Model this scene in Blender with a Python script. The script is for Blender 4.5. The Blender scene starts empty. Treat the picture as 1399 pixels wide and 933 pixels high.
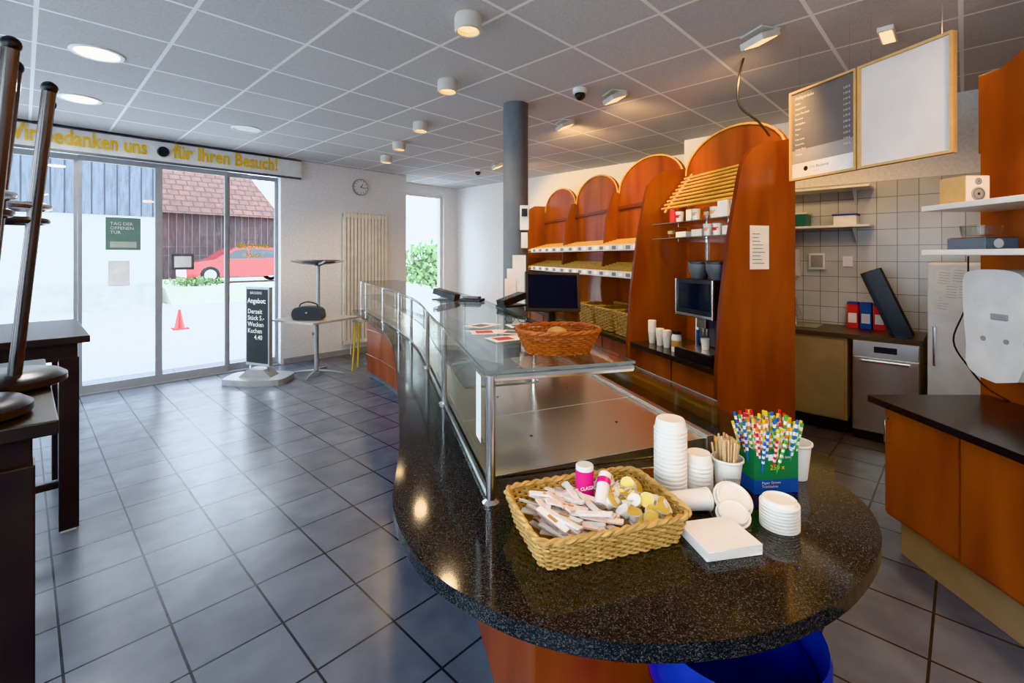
import bpy, bmesh, math, random
from mathutils import Vector, Matrix, Euler
random.seed(4)
KA=-math.radians(46.1); CA=-math.radians(30)
def RZ(a): return Matrix.Rotation(a,4,'Z')
def T(x,y,z): return Matrix.Translation((x,y,z))
def RX(a): return Matrix.Rotation(a,4,'X')
def RY(a): return Matrix.Rotation(a,4,'Y')
def k2w(X,D): 
    v=RZ(KA)@Vector((X,D,0)); return v.x,v.y
def ck(r,s): return (-.276*s+.961*r, .961*s+.276*r)

# ---------------------------------------------------------------- materials
def mk(name,col,rough=.5,metal=0,kind=None,col2=None,scale=8,bump=0,stretch=(1,1,1),emit=None,es=0,
       tile=None,axes='XY',grout=None,mortar=.004,off=(0,0),spec=None,coat=0,row=None,p0=.35,p1=.65,detail=4,boff=0):
    m=bpy.data.materials.new(name); m.use_nodes=True
    n=m.node_tree.nodes; l=m.node_tree.links; p=n['Principled BSDF']
    p.inputs['Base Color'].default_value=(*col,1); p.inputs['Roughness'].default_value=rough
    p.inputs['Metallic'].default_value=metal
    if spec is not None: p.inputs['Specular IOR Level'].default_value=spec
    if coat: p.inputs['Coat Weight'].default_value=coat; p.inputs['Coat Roughness'].default_value=.1
    if emit: p.inputs['Emission Color'].default_value=(*emit,1); p.inputs['Emission Strength'].default_value=es
    tc=n.new('ShaderNodeTexCoord'); mp=n.new('ShaderNodeMapping'); l.new(tc.outputs['Object'],mp.inputs[0])
    mp.inputs['Scale'].default_value=stretch
    nz=n.new('ShaderNodeTexNoise'); nz.inputs['Scale'].default_value=scale; nz.inputs['Detail'].default_value=detail
    l.new(mp.outputs[0],nz.inputs['Vector'])
    out=None
    c2=col2 or tuple(c*.88 for c in col)
    cr=n.new('ShaderNodeValToRGB'); e=cr.color_ramp.elements
    e[0].position=p0; e[1].position=p1; e[0].color=(*col,1); e[1].color=(*c2,1)
    if kind=='speckle':
        vo=n.new('ShaderNodeTexVoronoi'); vo.inputs['Scale'].default_value=scale; l.new(mp.outputs[0],vo.inputs['Vector'])
        mx=n.new('ShaderNodeMath'); mx.operation='MULTIPLY'
        sp=n.new('ShaderNodeSeparateColor'); l.new(vo.outputs['Color'],sp.inputs[0])
        l.new(sp.outputs[0],mx.inputs[0]); l.new(nz.outputs[0],mx.inputs[1]); nz.inputs['Scale'].default_value=scale*.5
        l.new(mx.outputs[0],cr.inputs[0])
    else: l.new(nz.outputs[0],cr.inputs[0])
    out=cr.outputs[0]
    h=nz.outputs[0]
    if tile:
        sx=n.new('ShaderNodeSeparateXYZ'); cx=n.new('ShaderNodeCombineXYZ'); l.new(tc.outputs['Object'],sx.inputs[0])
        for i,a in enumerate(axes):
            ad=n.new('ShaderNodeMath'); ad.operation='ADD'; ad.inputs[1].default_value=50*tile-off[i] if i==0 else 50*(row or tile)-off[i]
            l.new(sx.outputs[a],ad.inputs[0]); l.new(ad.outputs[0],cx.inputs[i])
        br=n.new('ShaderNodeTexBrick'); br.offset=boff; br.squash=1
        br.inputs['Scale'].default_value=1; br.inputs['Brick Width'].default_value=tile; br.inputs['Row Height'].default_value=row or tile
        br.inputs['Mortar Size'].default_value=mortar; br.inputs['Mortar Smooth'].default_value=.1
        br.inputs['Mortar'].default_value=(*grout,1); l.new(cx.outputs[0],br.inputs['Vector'])
        dk=n.new('ShaderNodeMixRGB'); dk.blend_type='MULTIPLY'; dk.inputs[0].default_value=1; dk.inputs[2].default_value=(.88,.88,.88,1)
        l.new(out,br.inputs['Color1']); l.new(out,dk.inputs[1]); l.new(dk.outputs[0],br.inputs['Color2']); out=br.outputs['Color']
        bp=n.new('ShaderNodeBump'); bp.inputs['Strength'].default_value=.35; bp.inputs['Distance'].default_value=.002; bp.invert=True
        l.new(br.outputs['Fac'],bp.inputs['Height']); l.new(bp.outputs[0],p.inputs['Normal'])
    elif bump:
        bp=n.new('ShaderNodeBump'); bp.inputs['Strength'].default_value=bump; bp.inputs['Distance'].default_value=.003
        l.new(h,bp.inputs['Height']); l.new(bp.outputs[0],p.inputs['Normal'])
    l.new(out,p.inputs['Base Color'])
    return m
def glass(name,tint=(.93,.97,.96),f0=.04):
    m=bpy.data.materials.new(name); m.use_nodes=True; n=m.node_tree.nodes; l=m.node_tree.links
    n.remove(n['Principled BSDF']); o=n['Material Output']
    t=n.new('ShaderNodeBsdfTransparent'); t.inputs[0].default_value=(*tint,1)
    g=n.new('ShaderNodeBsdfGlossy'); g.inputs['Roughness'].default_value=.02
    lw=n.new('ShaderNodeLayerWeight'); lw.inputs['Blend'].default_value=.5
    pw=n.new('ShaderNodeMath'); pw.operation='POWER'; pw.inputs[1].default_value=5; l.new(lw.outputs['Facing'],pw.inputs[0])
    ma=n.new('ShaderNodeMath'); ma.operation='MULTIPLY_ADD'; ma.inputs[1].default_value=1-f0; ma.inputs[2].default_value=f0; l.new(pw.outputs[0],ma.inputs[0])
    x=n.new('ShaderNodeMixShader'); l.new(ma.outputs[0],x.inputs[0]); l.new(t.outputs[0],x.inputs[1]); l.new(g.outputs[0],x.inputs[2]); l.new(x.outputs[0],o.inputs[0])
    return m
WOOD=mk('cherry_wood',(.30,.066,.015),.28,kind='n',col2=(.17,.028,.007),scale=3,stretch=(2,2,.35),detail=8,coat=.15)
WOODX=mk('cherry_wood_edge',(.12,.020,.006),.35,scale=6)
WOODL=mk('beech_slats',(.80,.48,.12),.4,col2=(.66,.35,.07),scale=12)
OAKF=mk('pine_frame',(.66,.42,.18),.45,scale=20)
PLY=mk('plinth_wood',(.38,.27,.17),.5,scale=9)
GRAN=mk('black_granite',(.008,.008,.009),.08,kind='speckle',col2=(.12,.117,.113),scale=520,p0=.24,p1=.68,detail=2)
CHROME=mk('chrome',(.78,.79,.80),.18,1)
STEEL=mk('brushed_steel',(.80,.76,.70),.25,1,col2=(.68,.64,.58),scale=30,stretch=(1,20,1))
ALU=mk('grey_aluminium',(.36,.38,.40),.4,.3)
DKALU=mk('dark_aluminium',(.16,.17,.19),.4,.4)
FLOOR=mk('floor_tiles',(.17,.195,.245),.26,col2=(.128,.15,.195),scale=5,tile=.33,grout=(.026,.029,.034),mortar=.005,off=(.435,.1),detail=8)
CEIL=mk('ceiling_tiles',(.64,.63,.64),.95,col2=(.55,.545,.55),scale=90,tile=.625,grout=(.92,.92,.92),mortar=.012,off=(.68,.02))
WALL=mk('white_plaster',(.86,.86,.86),.85,scale=40,bump=.05)
WTILE=mk('kitchen_tiles',(.58,.60,.60),.2,scale=3,tile=.15,axes='YZ',grout=(.22,.22,.21),mortar=.003)
BLACK=mk('black_plastic',(.015,.015,.017),.35)
BLACKT=mk('black_table_wood',(.018,.015,.014),.32,scale=6,stretch=(1,8,1),col2=(.028,.022,.019))
DKMET=mk('dark_metal',(.16,.15,.15),.25,.9)
WHITE=mk('white_plastic',(.82,.82,.80),.4)
PAPER=mk('white_paper',(.86,.85,.83),.8)
CUPW=mk('paper_cup_white',(.85,.83,.79),.55)
CREAM=mk('radiator_cream',(.82,.78,.68),.4)
COLG=mk('column_grey',(.16,.18,.20),.6)
YEL=mk('yellow_print',(.85,.50,.02),.5)
HDR=mk('header_grey',(.80,.82,.82),.5)
WICK=mk('wicker_straw',(.66,.42,.15),.55,col2=(.44,.25,.08),scale=45)
WICKR=mk('wicker_red',(.42,.10,.02),.45,col2=(.26,.05,.01),scale=25)
WICKB=mk('wicker_brown',(.42,.28,.12),.6,col2=(.25,.15,.06),scale=25)
BREAD=mk('bread_crust',(.62,.33,.11),.6,col2=(.42,.18,.05),scale=14,bump=.3)
PINK=mk('pink_label',(.75,.02,.22),.4)
SUG=mk('sugar_paper',(.88,.76,.70),.6,col2=(.84,.66,.58),scale=12)
GOLD=mk('gold_foil',(.85,.62,.15),.35,.5)
BRASS=mk('bag_clasp',(.7,.5,.2),.3,.9)
GREEN=mk('green_carton',(.02,.16,.05),.5); BLUE=mk('blue_carton',(.02,.07,.35),.5)
BAG=mk('blue_bin_bag',(.01,.03,.42),.3,col2=(.005,.015,.25),scale=9,bump=.8)
STIR=mk('birch_stirrer',(.72,.50,.28),.6)
CHALK=mk('chalkboard',(.02,.022,.022),.7); CHW=mk('chalk_white',(.8,.8,.78),.9)
PGREY=mk('base_grey_plastic',(.35,.36,.37),.5)
MENU=mk('menu_print',(.16,.145,.14),.45); 
LAMPH=mk('lamp_housing',(.70,.68,.62),.4)
WARM=mk('lamp_warm',(1,.8,.5),.5,emit=(1,.60,.16),es=5)
COOL=mk('lamp_neutral',(1,1,1),.5,emit=(1,.95,.88),es=5)
REDC=mk('car_red',(.55,.03,.03),.25,coat=1); TYRE=mk('tyre',(.02,.02,.02),.8); CARW=mk('car_window',(.05,.06,.07),.1)
GROUND=mk('forecourt_paving',(.68,.68,.68),.9,scale=3)
STONE=mk('stone_base',(.30,.30,.29),.9,scale=4,col2=(.5,.49,.47),bump=.3)
PLANK=mk('barn_planks',(.13,.15,.19),.8,col2=(.08,.095,.12),scale=4,stretch=(4,4,.5),tile=.28,row=9,axes='XZ',grout=(.03,.035,.05),mortar=.02)
PLANKR=mk('barn_planks_red',(.085,.055,.06),.8,col2=(.05,.03,.035),scale=4,stretch=(4,4,.5),tile=.3,row=9,axes='XZ',grout=(.16,.16,.16),mortar=.012)
ROOF=mk('roof_tiles',(.17,.085,.07),.8,col2=(.12,.06,.05),scale=3,tile=.45,row=.28,axes='XZ',grout=(.06,.03,.03),mortar=.03,boff=.5)
LEAF=mk('leaves',(.20,.30,.13),.6,col2=(.13,.22,.09),scale=2); GRASS=mk('gravel_verge',(.5,.5,.46),.9,scale=3,col2=(.42,.44,.36))
GL=glass('window_glass',(.98,.99,.99)); GT=glass('counter_glass',(.93,.965,.95),.07)
GEDGE=mk('glass_edge',(.16,.20,.19),.15)
TEAL=mk('poster_green',(.14,.24,.20),.6); REDP=mk('red_print',(.6,.03,.03),.5)
YPL=mk('yellow_plastic',(.8,.5,.02),.4)
STRW=[mk('straw_red',(.75,.03,.04),.5),mk('straw_green',(.10,.42,.06),.5),mk('straw_yellow',(.9,.65,.05),.5),mk('straw_blue',(.03,.14,.55),.5),mk('straw_orange',(.85,.25,.03),.5)]

# ---------------------------------------------------------------- builder
class B:
    def __init__(s,name,rot=0): s.name=name; s.rot=rot; s.v=[]; s.f=[]; s.fm=[]; s.sm=[]; s.mats=[]; s.M=Matrix()
    def add(s,vs,fs,m,smooth=False):
        o=len(s.v); s.v+=[s.M@Vector(p) for p in vs]
        if m not in s.mats: s.mats.append(m)
        i=s.mats.index(m)
        for f in fs: s.f.append([o+k for k in f]); s.fm.append(i); s.sm.append(smooth)
    def box(s,x0,x1,y0,y1,z0,z1,m):
        s.add([(x,y,z) for z in (z0,z1) for y in (y0,y1) for x in (x0,x1)],
              [(0,2,3,1),(4,5,7,6),(0,1,5,4),(2,6,7,3),(0,4,6,2),(1,3,7,5)],m)
    def extr(s,poly,ax,a0,a1,m,side=None,smooth=False):
        g={'x':lambda u,v,a:(a,u,v),'y':lambda u,v,a:(u,a,v),'z':lambda u,v,a:(u,v,a)}[ax]
        n=len(poly)
        A=[g(u,v,a0) for u,v in poly]; C=[g(u,v,a1) for u,v in poly]
        s.add(A+C,[tuple(range(n))[::-1],tuple(range(n,2*n))],m)
        s.add(A+C,[(i,(i+1)%n,n+(i+1)%n,n+i) for i in range(n)],side or m,smooth)
    def lathe(s,prof,m,c=(0,0,0),seg=24,caps=True,smooth=True):
        vs=[];fs=[];n=len(prof)
        for k in range(seg):
            a=2*math.pi*k/seg
            for r,z in prof: vs.append((c[0]+r*math.cos(a),c[1]+r*math.sin(a),c[2]+z))
        for k in range(seg):
            k2=(k+1)%seg
            for i in range(n-1): fs.append((k*n+i,k2*n+i,k2*n+i+1,k*n+i+1))
        s.add(vs,fs,m,smooth)
        if caps:
            for i in (0,n-1):
                if prof[i][0]>1e-5: s.add([vs[k*n+i] for k in range(seg)],[tuple(range(seg))],m)
    def sweep(s,pts,r,m,closed=False,seg=6,r1=None):
        pts=[Vector(p) for p in pts]; n=len(pts); nr=None; vs=[]; fs=[]
        for i in range(n):
            if closed: t=pts[(i+1)%n]-pts[i-1]
            else: t=pts[min(i+1,n-1)]-pts[max(i-1,0)]
            if t.length<1e-9: t=Vector((0,0,1))
            t.normalize()
            if nr is None: nr=t.cross(Vector((0,0,1)) if abs(t.z)<.9 else Vector((1,0,0)))
            nr=(nr-t*nr.dot(t)).normalized(); b=t.cross(nr)
            rr=r if r1 is None else r+(r1-r)*i/(n-1)
            for k in range(seg):
                a=2*math.pi*k/seg; vs.append(pts[i]+(nr*math.cos(a)+b*math.sin(a))*rr)
        for i in range(n if closed else n-1):
            j=(i+1)%n
            for k in range(seg): fs.append((i*seg+k,i*seg+(k+1)%seg,j*seg+(k+1)%seg,j*seg+k))
        s.add(vs,fs,m,True)
        if not closed: s.add(vs,[tuple(range(seg)),tuple(range((n-1)*seg,n*seg))],m)
    def sphere(s,c,r,m,sc=(1,1,1),nu=16,nv=10):
        pr=[(max(r*math.sin(math.pi*i/nv),0),-r*math.cos(math.pi*i/nv)) for i in range(nv+1)]
        o=s.M; s.M=o@T(*c)@Matrix.Diagonal((*sc,1)); s.lathe(pr,m,seg=nu,caps=False); s.M=o
    def text(s,body,size,M,m,align='LEFT',ext=0,bold=0):
        cu=bpy.data.curves.new('t','FONT'); cu.body=body; cu.size=size; cu.align_x=align; cu.extrude=ext; cu.offset=bold; cu.resolution_u=2
        ob=bpy.data.objects.new('t',cu); bpy.context.collection.objects.link(ob); bpy.context.view_layer.update()
        me=bpy.data.meshes.new_from_object(ob.evaluated_get(bpy.context.evaluated_depsgraph_get()))
        s.add([M@v.co for v in me.vertices],[tuple(p.vertices) for p in me.polygons],m)
        bpy.data.objects.remove(ob); bpy.data.meshes.remove(me); bpy.data.curves.remove(cu)
    def done(s,bevel=0,recenter=True):
        me=bpy.data.meshes.new(s.name)
        R=RZ(s.rot)
        if recenter:
            lo=Vector([min(v[i] for v in s.v) for i in range(3)]); hi=Vector([max(v[i] for v in s.v) for i in range(3)])
            c=Vector(((lo.x+hi.x)/2,(lo.y+hi.y)/2,lo.z))
        else: c=Vector((0,0,0))
        me.from_pydata([v-c for v in s.v],[],s.f)
        for m in s.mats: me.materials.append(m)
        me.polygons.foreach_set('material_index',s.fm); me.polygons.foreach_set('use_smooth',s.sm)
        bm=bmesh.new(); bm.from_mesh(me); bmesh.ops.recalc_face_normals(bm,faces=bm.faces)
        for e in bm.edges:
            if len(e.link_faces)==2 and e.calc_face_angle(0)>math.radians(42): e.smooth=False
        bm.to_mesh(me); bm.free()
        ob=bpy.data.objects.new(s.name,me); bpy.context.collection.objects.link(ob)
        ob.location=R@c; ob.rotation_euler=(0,0,s.rot)
        if bevel:
            b=ob.modifiers.new('b','BEVEL'); b.width=bevel; b.segments=2; b.limit_method='ANGLE'; b.angle_limit=math.radians(40)
        return ob
def catmull(p,n=5):
    o=[]
    for i in range(len(p)-1):
        a=p[max(i-1,0)];b=p[i];c=p[i+1];d=p[min(i+2,len(p)-1)]
        for k in range(n):
            t=k/n
            o.append(tuple(.5*(2*b[j]+(c[j]-a[j])*t+(2*a[j]-5*b[j]+4*c[j]-d[j])*t*t+(-a[j]+3*b[j]-3*c[j]+d[j])*t**3) for j in range(len(b))))
    o.append(tuple(p[-1])); return o
def wicker(b,cx,cy,z0,lx,ly,h,m,flare=.02,rows=9,n=96,e=7,tr=.004,rot=0,rim=.008):
    o=b.M; b.M=o@T(cx,cy,z0)@RZ(rot)
    def P(a,off,fl):
        c,s_=math.cos(a),math.sin(a); r=(abs(c)**e+abs(s_)**e)**(-1/e)
        return (c*r*(lx/2+fl+off), s_*r*(ly/2+fl+off))
    raw=[P(2*math.pi*i/720,0,0) for i in range(721)]; L=[0]
    for i in range(720): L.append(L[-1]+math.dist(raw[i],raw[i+1]))
    A=[];j=0
    for k in range(n):
        t=L[-1]*k/n
        while L[j+1]<t: j+=1
        A.append(2*math.pi*(j+(t-L[j])/(L[j+1]-L[j]))/720)
    for r in range(rows):
        z=tr+h*(r+.0)/rows; fl=flare*z/h
        pts=[]
        for k,a in enumerate(A):
            w=1 if ((k//2)+r)%2 else -1
            x,y=P(a,w*tr*.8+random.uniform(-.2,.2)*tr,fl); pts.append((x,y,z+random.uniform(-.25,.25)*tr))
        b.sweep(pts,tr,m,True,5)
    for k in range(0,n,2):
        a=A[k]; x0,y0=P(a,0,0); x1,y1=P(a,0,flare); b.sweep([(x0,y0,0),(x1,y1,h)],tr*.8,m,seg=5)
    for q in range(2):
        pts=[]
        for k,a in enumerate(A):
            ph=k*.9+q*math.pi; x,y=P(a,rim*.5*math.cos(ph),flare); pts.append((x,y,h+rim*.5*math.sin(ph)))
        b.sweep(pts,rim*.68,m,True,6)
    pts=[P(a,-.002,0) for a in A]
    b.extr(pts,'z',.001,.006,m)
    b.M=o

# ---------------------------------------------------------------- room shell
CH=2.95
b=B('floor'); b.box(-2.2,6.6,-2.8,7.9,-.1,0,FLOOR); b.done(recenter=False)
b=B('ceiling'); b.box(-2.2,6.6,-2.8,7.9,CH,CH+.12,CEIL); b.done(recenter=False)
for nm,bx in (('wall_back_left',(-2.0,-1.04,7.05,7.25,0,CH)),('wall_back_lintel',(-1.04,2.56,7.05,7.25,2.70,CH)),('wall_back',(2.56,4.66,7.05,7.25,0,CH)),
    ('wall_alcove_left',(4.46,4.66,7.25,7.85,0,CH)),('wall_alcove_sill',(4.66,6.3,7.65,7.85,0,.5)),('wall_alcove_lintel',(4.66,6.3,7.65,7.85,2.78,CH)),
    ('wall_alcove_jamb',(4.66,4.75,7.65,7.85,.5,2.78)),('wall_alcove_right',(5.95,6.3,7.65,7.85,.5,2.78)),('wall_right',(6.3,6.5,2.3,7.85,0,CH)),
    ('wall_return',(5.55,6.3,2.3,2.45,0,CH)),('wall_kitchen_upper',(5.55,5.7,-2.6,2.3,2.25,CH))):
    b=B(nm); b.box(*bx,WALL); b.done()
b=B('wall_kitchen'); b.box(5.55,5.7,-2.6,2.3,0,2.25,WTILE); b.done(recenter=False)
for i,bx in enumerate([(-2.2,-2.0,-2.6,7.25,0,.5),(-2.2,-2.0,-2.6,7.25,2.6,CH)]+[(-2.2,-2.0,a,c,.5,2.6) for a,c in ((-2.6,-1.6),(1.0,1.4),(4.1,4.5),(6.6,7.25))]):
    b=B('wall_left_'+['base','lintel','pier_a','pier_b','pier_c','pier_d'][i]); b.box(*bx,WALL); b.done()
b=B('wall_front'); b.box(-2.2,5.7,-2.8,-2.6,0,CH,WALL); b.done()
b=B('baseboard_back'); b.box(2.60,4.655,7.035,7.048,0,.08,PGREY); b.done()
k=0
for a,c in ((-1.6,1.0),(1.4,4.1),(4.5,6.6)):  # glazing in the unseen left wall, added to let in fill light
    k+=1; b=B('window_%d'%k)
    for y in (a,(a+c)/2-.03,c-.06): b.box(-2.14,-2.06,y,y+.06,.5,2.6,ALU)
    b.box(-2.139,-2.061,a+.001,c-.001,.501,.56,ALU); b.box(-2.139,-2.061,a+.001,c-.001,2.54,2.599,ALU); b.box(-2.103,-2.097,a+.01,c-.01,.51,2.59,GL); b.done()
b=B('window_4')
for x in (4.75,5.89): b.box(x,x+.06,7.70,7.78,.5,2.78,WHITE)
b.box(4.752,5.948,7.701,7.779,.5,.57,WHITE); b.box(4.752,5.948,7.701,7.779,2.72,2.78,WHITE); b.box(4.76,5.94,7.738,7.744,.51,2.77,GL)
b.done()
edges=[-1.03,-.30,.43,1.158,1.906,2.556]
b=B('door_1')
for i in range(5):
    x0,x1=edges[i],edges[i+1]; y=7.10 if i in (2,3) else 7.15
    b.box(x0,x0+.035,y,y+.04,0.012,2.68,ALU); b.box(x1-.035,x1,y,y+.04,.012,2.68,ALU)
    b.box(x0+.035,x1-.035,y+.002,y+.038,.012,.10,ALU); b.box(x0+.035,x1-.035,y+.002,y+.038,2.62,2.68,ALU)
    b.box(x0+.035,x1-.035,y+.017,y+.023,.10,2.62,GL)
b.box(-1.03,2.556,7.05,7.25,.001,.012,ALU)
b.done()
b=B('door_header_sign'); b.box(-1.0,2.80,6.93,7.045,2.68,2.925,HDR); b.box(-1.0,2.80,6.925,6.93,2.655,2.685,DKALU); b.box(-1.0,2.80,6.925,6.93,2.915,2.93,DKALU)
b.text('Wir bedanken uns',.235,T(-.15,6.922,2.745)@Matrix.Scale(.665,4,(1,0,0))@RX(math.pi/2),YEL,ext=.002,bold=.005)
b.text('für Ihren Besuch!',.235,T(1.27,6.922,2.745)@Matrix.Scale(.74,4,(1,0,0))@RX(math.pi/2),YEL,ext=.002,bold=.005)
b.M=T(1.17,6.91,2.80)@RX(math.pi/2); b.lathe([(0,.03),(.05,.03),(.06,.01),(.06,-.02)],BLACK); b.M=Matrix()
b.done()
b=B('door_poster'); b.box(.66,.98,7.085,7.089,1.62,2.0,TEAL); b.box(.70,.94,7.083,7.0849,1.65,1.72,mk('poster_pale',(.45,.5,.42),.7)); b.text('TAG DER\nOFFENEN\nTÜR',.05,T(.70,7.082,1.91)@RX(math.pi/2),CHW)
b.done()
b=B('notice_paper'); b.box(.68,.88,7.086,7.089,1.2,1.5,PAPER); b.done()
b=B('opening_hours_sign'); b.box(1.28,1.52,7.086,7.089,1.38,1.58,DKALU); b.box(1.31,1.49,7.083,7.0859,1.41,1.55,PAPER); b.done()
b=B('door_logo_sticker')
b.text('Backhaus',.11,T(2.02,7.0878,1.66)@RX(math.pi/2),YEL,bold=.002); b.text('frisch',.09,T(2.12,7.0878,1.54)@RX(math.pi/2),YEL,bold=.002); b.done()

# ---------------------------------------------------------------- outside
b=B('ground_outside'); b.box(-25,40,7.9,60,-.12,-.02,GROUND); b.box(-25,-2.25,-12,7.9,-.12,-.02,GROUND); b.done()
b=B('barn_building'); b.box(-8,2.95,18,24,-.02,2.75,mk('barn_plaster',(.66,.66,.64),.9)); b.box(-8.1,3.0,17.9,24,2.75,6.4,PLANK)
b.box(-8.05,3.0,17.85,18,-.02,.75,STONE)
b.extr([(17.5,6.4),(21,9),(24.4,6.4)],'x',-8.3,3.2,ROOF); b.done()
b=B('gravel_bank'); b.extr([(18.2,-.02),(19.2,.50),(40,.50),(40,-.02)],'x',3.3,30,GRASS); b.done()
b=B('red_roof_barn'); b.box(4.3,9.2,26,32,.5,3.6,PLANKR); 
b.add([(4.0,25.6,3.5),(9.4,25.6,3.5),(8.4,29,6.6),(4.0,29,6.6)],[(0,1,2,3)],ROOF); b.add([(9.4,25.6,3.5),(9.4,32,3.5),(8.4,29,6.6)],[(0,1,2)],ROOF); b.add([(4.0,32,3.5),(9.4,32,3.5),(8.4,29,6.6),(4.0,29,6.6)],[(0,1,2,3)],ROOF)
b.done()
b=B('parked_car'); CM=T(6.3,21.5,.50); b.M=CM
prof=[(-2.1,.25),(-2.12,.6),(-1.95,.8),(-1.2,.92),(-.55,1.35),(.1,1.45),(1.1,1.38),(1.75,1.0),(2.1,.92),(2.15,.5),(2.1,.25)]
b.extr(prof,'y',-.85,.85,REDC)
b.extr([(-.95,.95),(-.5,1.29),(-.05,1.37),(-.05,.95)],'y',-.87,.87,CARW); b.extr([(.02,.95),(.02,1.38),(1.0,1.31),(1.45,1.0)],'y',-.87,.87,CARW)
b.box(-2.13,-2.0,-.7,-.4,.6,.72,WHITE); b.box(2.05,2.16,-.75,-.5,.65,.8,DKALU)
for x in (-1.35,1.35):
    for y in (-.88,.68): b.M=CM@T(x,y,.33)@RX(-math.pi/2); b.lathe([(.3,0),(.33,.03),(.33,.17),(.3,.2)],TYRE); b.lathe([(0,-.01),(.2,-.01),(.2,.21),(0,.21)],CHROME,caps=False)
b.done()
def foliage(name,c,rad,n,sz=.12,trunk=0):
    b=B(name)
    for i in range(n):
        d=Vector((random.gauss(0,1),random.gauss(0,1),random.gauss(0,1))).normalized()*random.uniform(.3,1)
        p=Vector(c)+Vector((d.x*rad[0],d.y*rad[1],d.z*rad[2]))
        M=T(*p)@Euler([random.uniform(0,6) for _ in range(3)]).to_matrix().to_4x4(); s=sz*random.uniform(.6,1.3)
        b.add([M@Vector(q) for q in ((-s,0,0),(0,-s*.5,0),(s,0,0),(0,s*.5,0))],[(0,1,2,3)],LEAF)
    if trunk: b.sweep([(c[0],c[1],-.02),(c[0],c[1],c[2])],trunk,PLANKR,seg=8)
    b.done()
foliage('hedge',(4.3,19.5,.66),(1.0,.25,.16),450,.07)
foliage('tree',(11.4,15.5,1.1),(1.5,1.0,1.1),1500,.13,.12)
b=B('traffic_cone'); b.M=T(2.35,12.2,-.02); b.box(-.15,.15,-.15,.15,0,.03,REDC); b.lathe([(.10,.03),(.025,.42)],REDC); b.done()

# ---------------------------------------------------------------- counter (survey frame K)
gr=[(-2.02,5.98),(-1.60,5.15),(-1.20,4.35),(-.93,3.65),(-.72,2.92),(-.50,2.085),(-.39,1.622),(-.326,1.288),(-.2156,1.068),(-.088,.942),(.0535,.862),(.206,.829),(.3627,.834),(.5137,.8706),(.68,.952),(.829,1.068),(.915,1.17),(.972,1.30),(.985,1.44)]
outl=catmull(gr,5)+[(1.076,1.575),ck(1.47,3.4),(.05,3.75),(-.30,4.5),(-.75,5.3),(-1.5,6.27)]
G=.87
b=B('sales_counter',KA)
b.extr(outl,'z',G-.035,G,GRAN)
base=[ck(.39,1.15),ck(.39,2.2),ck(.39,2.8),(-.64,3.65),(-.93,4.45),(-1.23,5.12),(-1.59,5.7),(-1.86,6.05),(-1.5,6.2),(-.80,5.25),(-.36,4.45),(-.02,3.7),ck(1.3,3.3),ck(1.3,1.15)]
b.extr(base,'z',.08,G-.036,WOOD); 
b.extr([(x+.02,y+.03) for x,y in base],'z',0,.08,DKALU)
fr=catmull(base[2:8],6)
for z in (.30,.62): b.sweep([(x-.012,y-.006,z) for x,y in fr],.006,CHROME)
b.done(.004)
gl=[(-.07,1.292),(-.229,1.844),(-.433,2.536),(-.72,3.5),(-1.16,4.51),(-1.93,6.0)]
GLp=catmull(gl,8)
def offs(p,d):
    o=[]
    for i in range(len(p)):
        a=p[max(i-1,0)];c=p[min(i+1,len(p)-1)]; t=Vector((c[0]-a[0],c[1]-a[1])).normalized(); o.append((p[i][0]+t.y*d,p[i][1]-t.x*d))
    return o
GR=offs(GLp,.46); ZT=1.235
b=B('display_case',KA)
b.extr(GLp+GR[::-1],'z',ZT-.008,ZT,GT,side=GEDGE)
b.add([(x,y,z) for x,y in GLp for z in (G+.002,ZT-.012)],[(2*i,2*i+2,2*i+3,2*i+1) for i in range(len(GLp)-1)],GT)
inn=offs(GLp,.012)
for z in (ZT-.022,G+.012): b.sweep([(x,y,z) for x,y in inn],.009,CHROME)
b.sweep([(x,y,ZT-.022) for x,y in offs(GLp,.448)],.009,CHROME)
b.sweep([(*inn[0],ZT-.020),(*offs(GLp,.448)[0],ZT-.020)],.011,CHROME,seg=8)
for i in (0,12,19,26,30,34,38,40):
    x,y=inn[i]; b.lathe([(.024,G+.001),(.024,G+.006),(.013,G+.014),(.013,ZT-.014),(.02,ZT-.012),(.02,ZT-.0102)],CHROME,(x,y,0),16)
    if i>0:
        x,y=offs(GLp,.448)[i]; b.lathe([(.011,G+.001),(.011,ZT-.012)],CHROME,(x,y,0),12)
mid=GLp[7:]; b.extr(offs(mid,.03)+offs(mid,.33)[::-1],'z',1.05,1.058,GT,side=CHROME)
lin=GLp[15:]; b.extr(offs(lin,.03)+offs(lin,.44)[::-1],'z',G+.0005,G+.004,STEEL)
b.done()
b=B('display_tray',CA)
s0=1.40
for s1 in (1.90,2.40,2.90):
    r0,r1,z0,z1=.34,1.10,G+.008,G+.045
    b.add([(r0,s0,z0),(r1,s0,z1),(r1,s1-.004,z1),(r0,s1-.004,z0),(r0,s0,G+.001),(r1,s0,G+.001),(r1,s1-.004,G+.001),(r0,s1-.004,G+.001)],[(0,1,2,3),(4,7,6,5),(0,4,5,1),(1,5,6,2),(2,6,7,3),(3,7,4,0)],STEEL)
    for rr in (.55,.9): b.lathe([(.006,0),(.006,.0015)],BLACK,(rr,(s0+s1)/2,z0+(rr-r0)/(r1-r0)*(z1-z0)),8)
    s0=s1
b.box(1.102,1.13,1.38,2.90,G+.001,G+.06,STEEL); b.box(1.135,1.165,1.38,2.90,G+.001,G+.04,WOODL)
b.box(.318,.338,1.38,2.90,G+.001,G+.02,STEEL)
b.done(.002)
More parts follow.
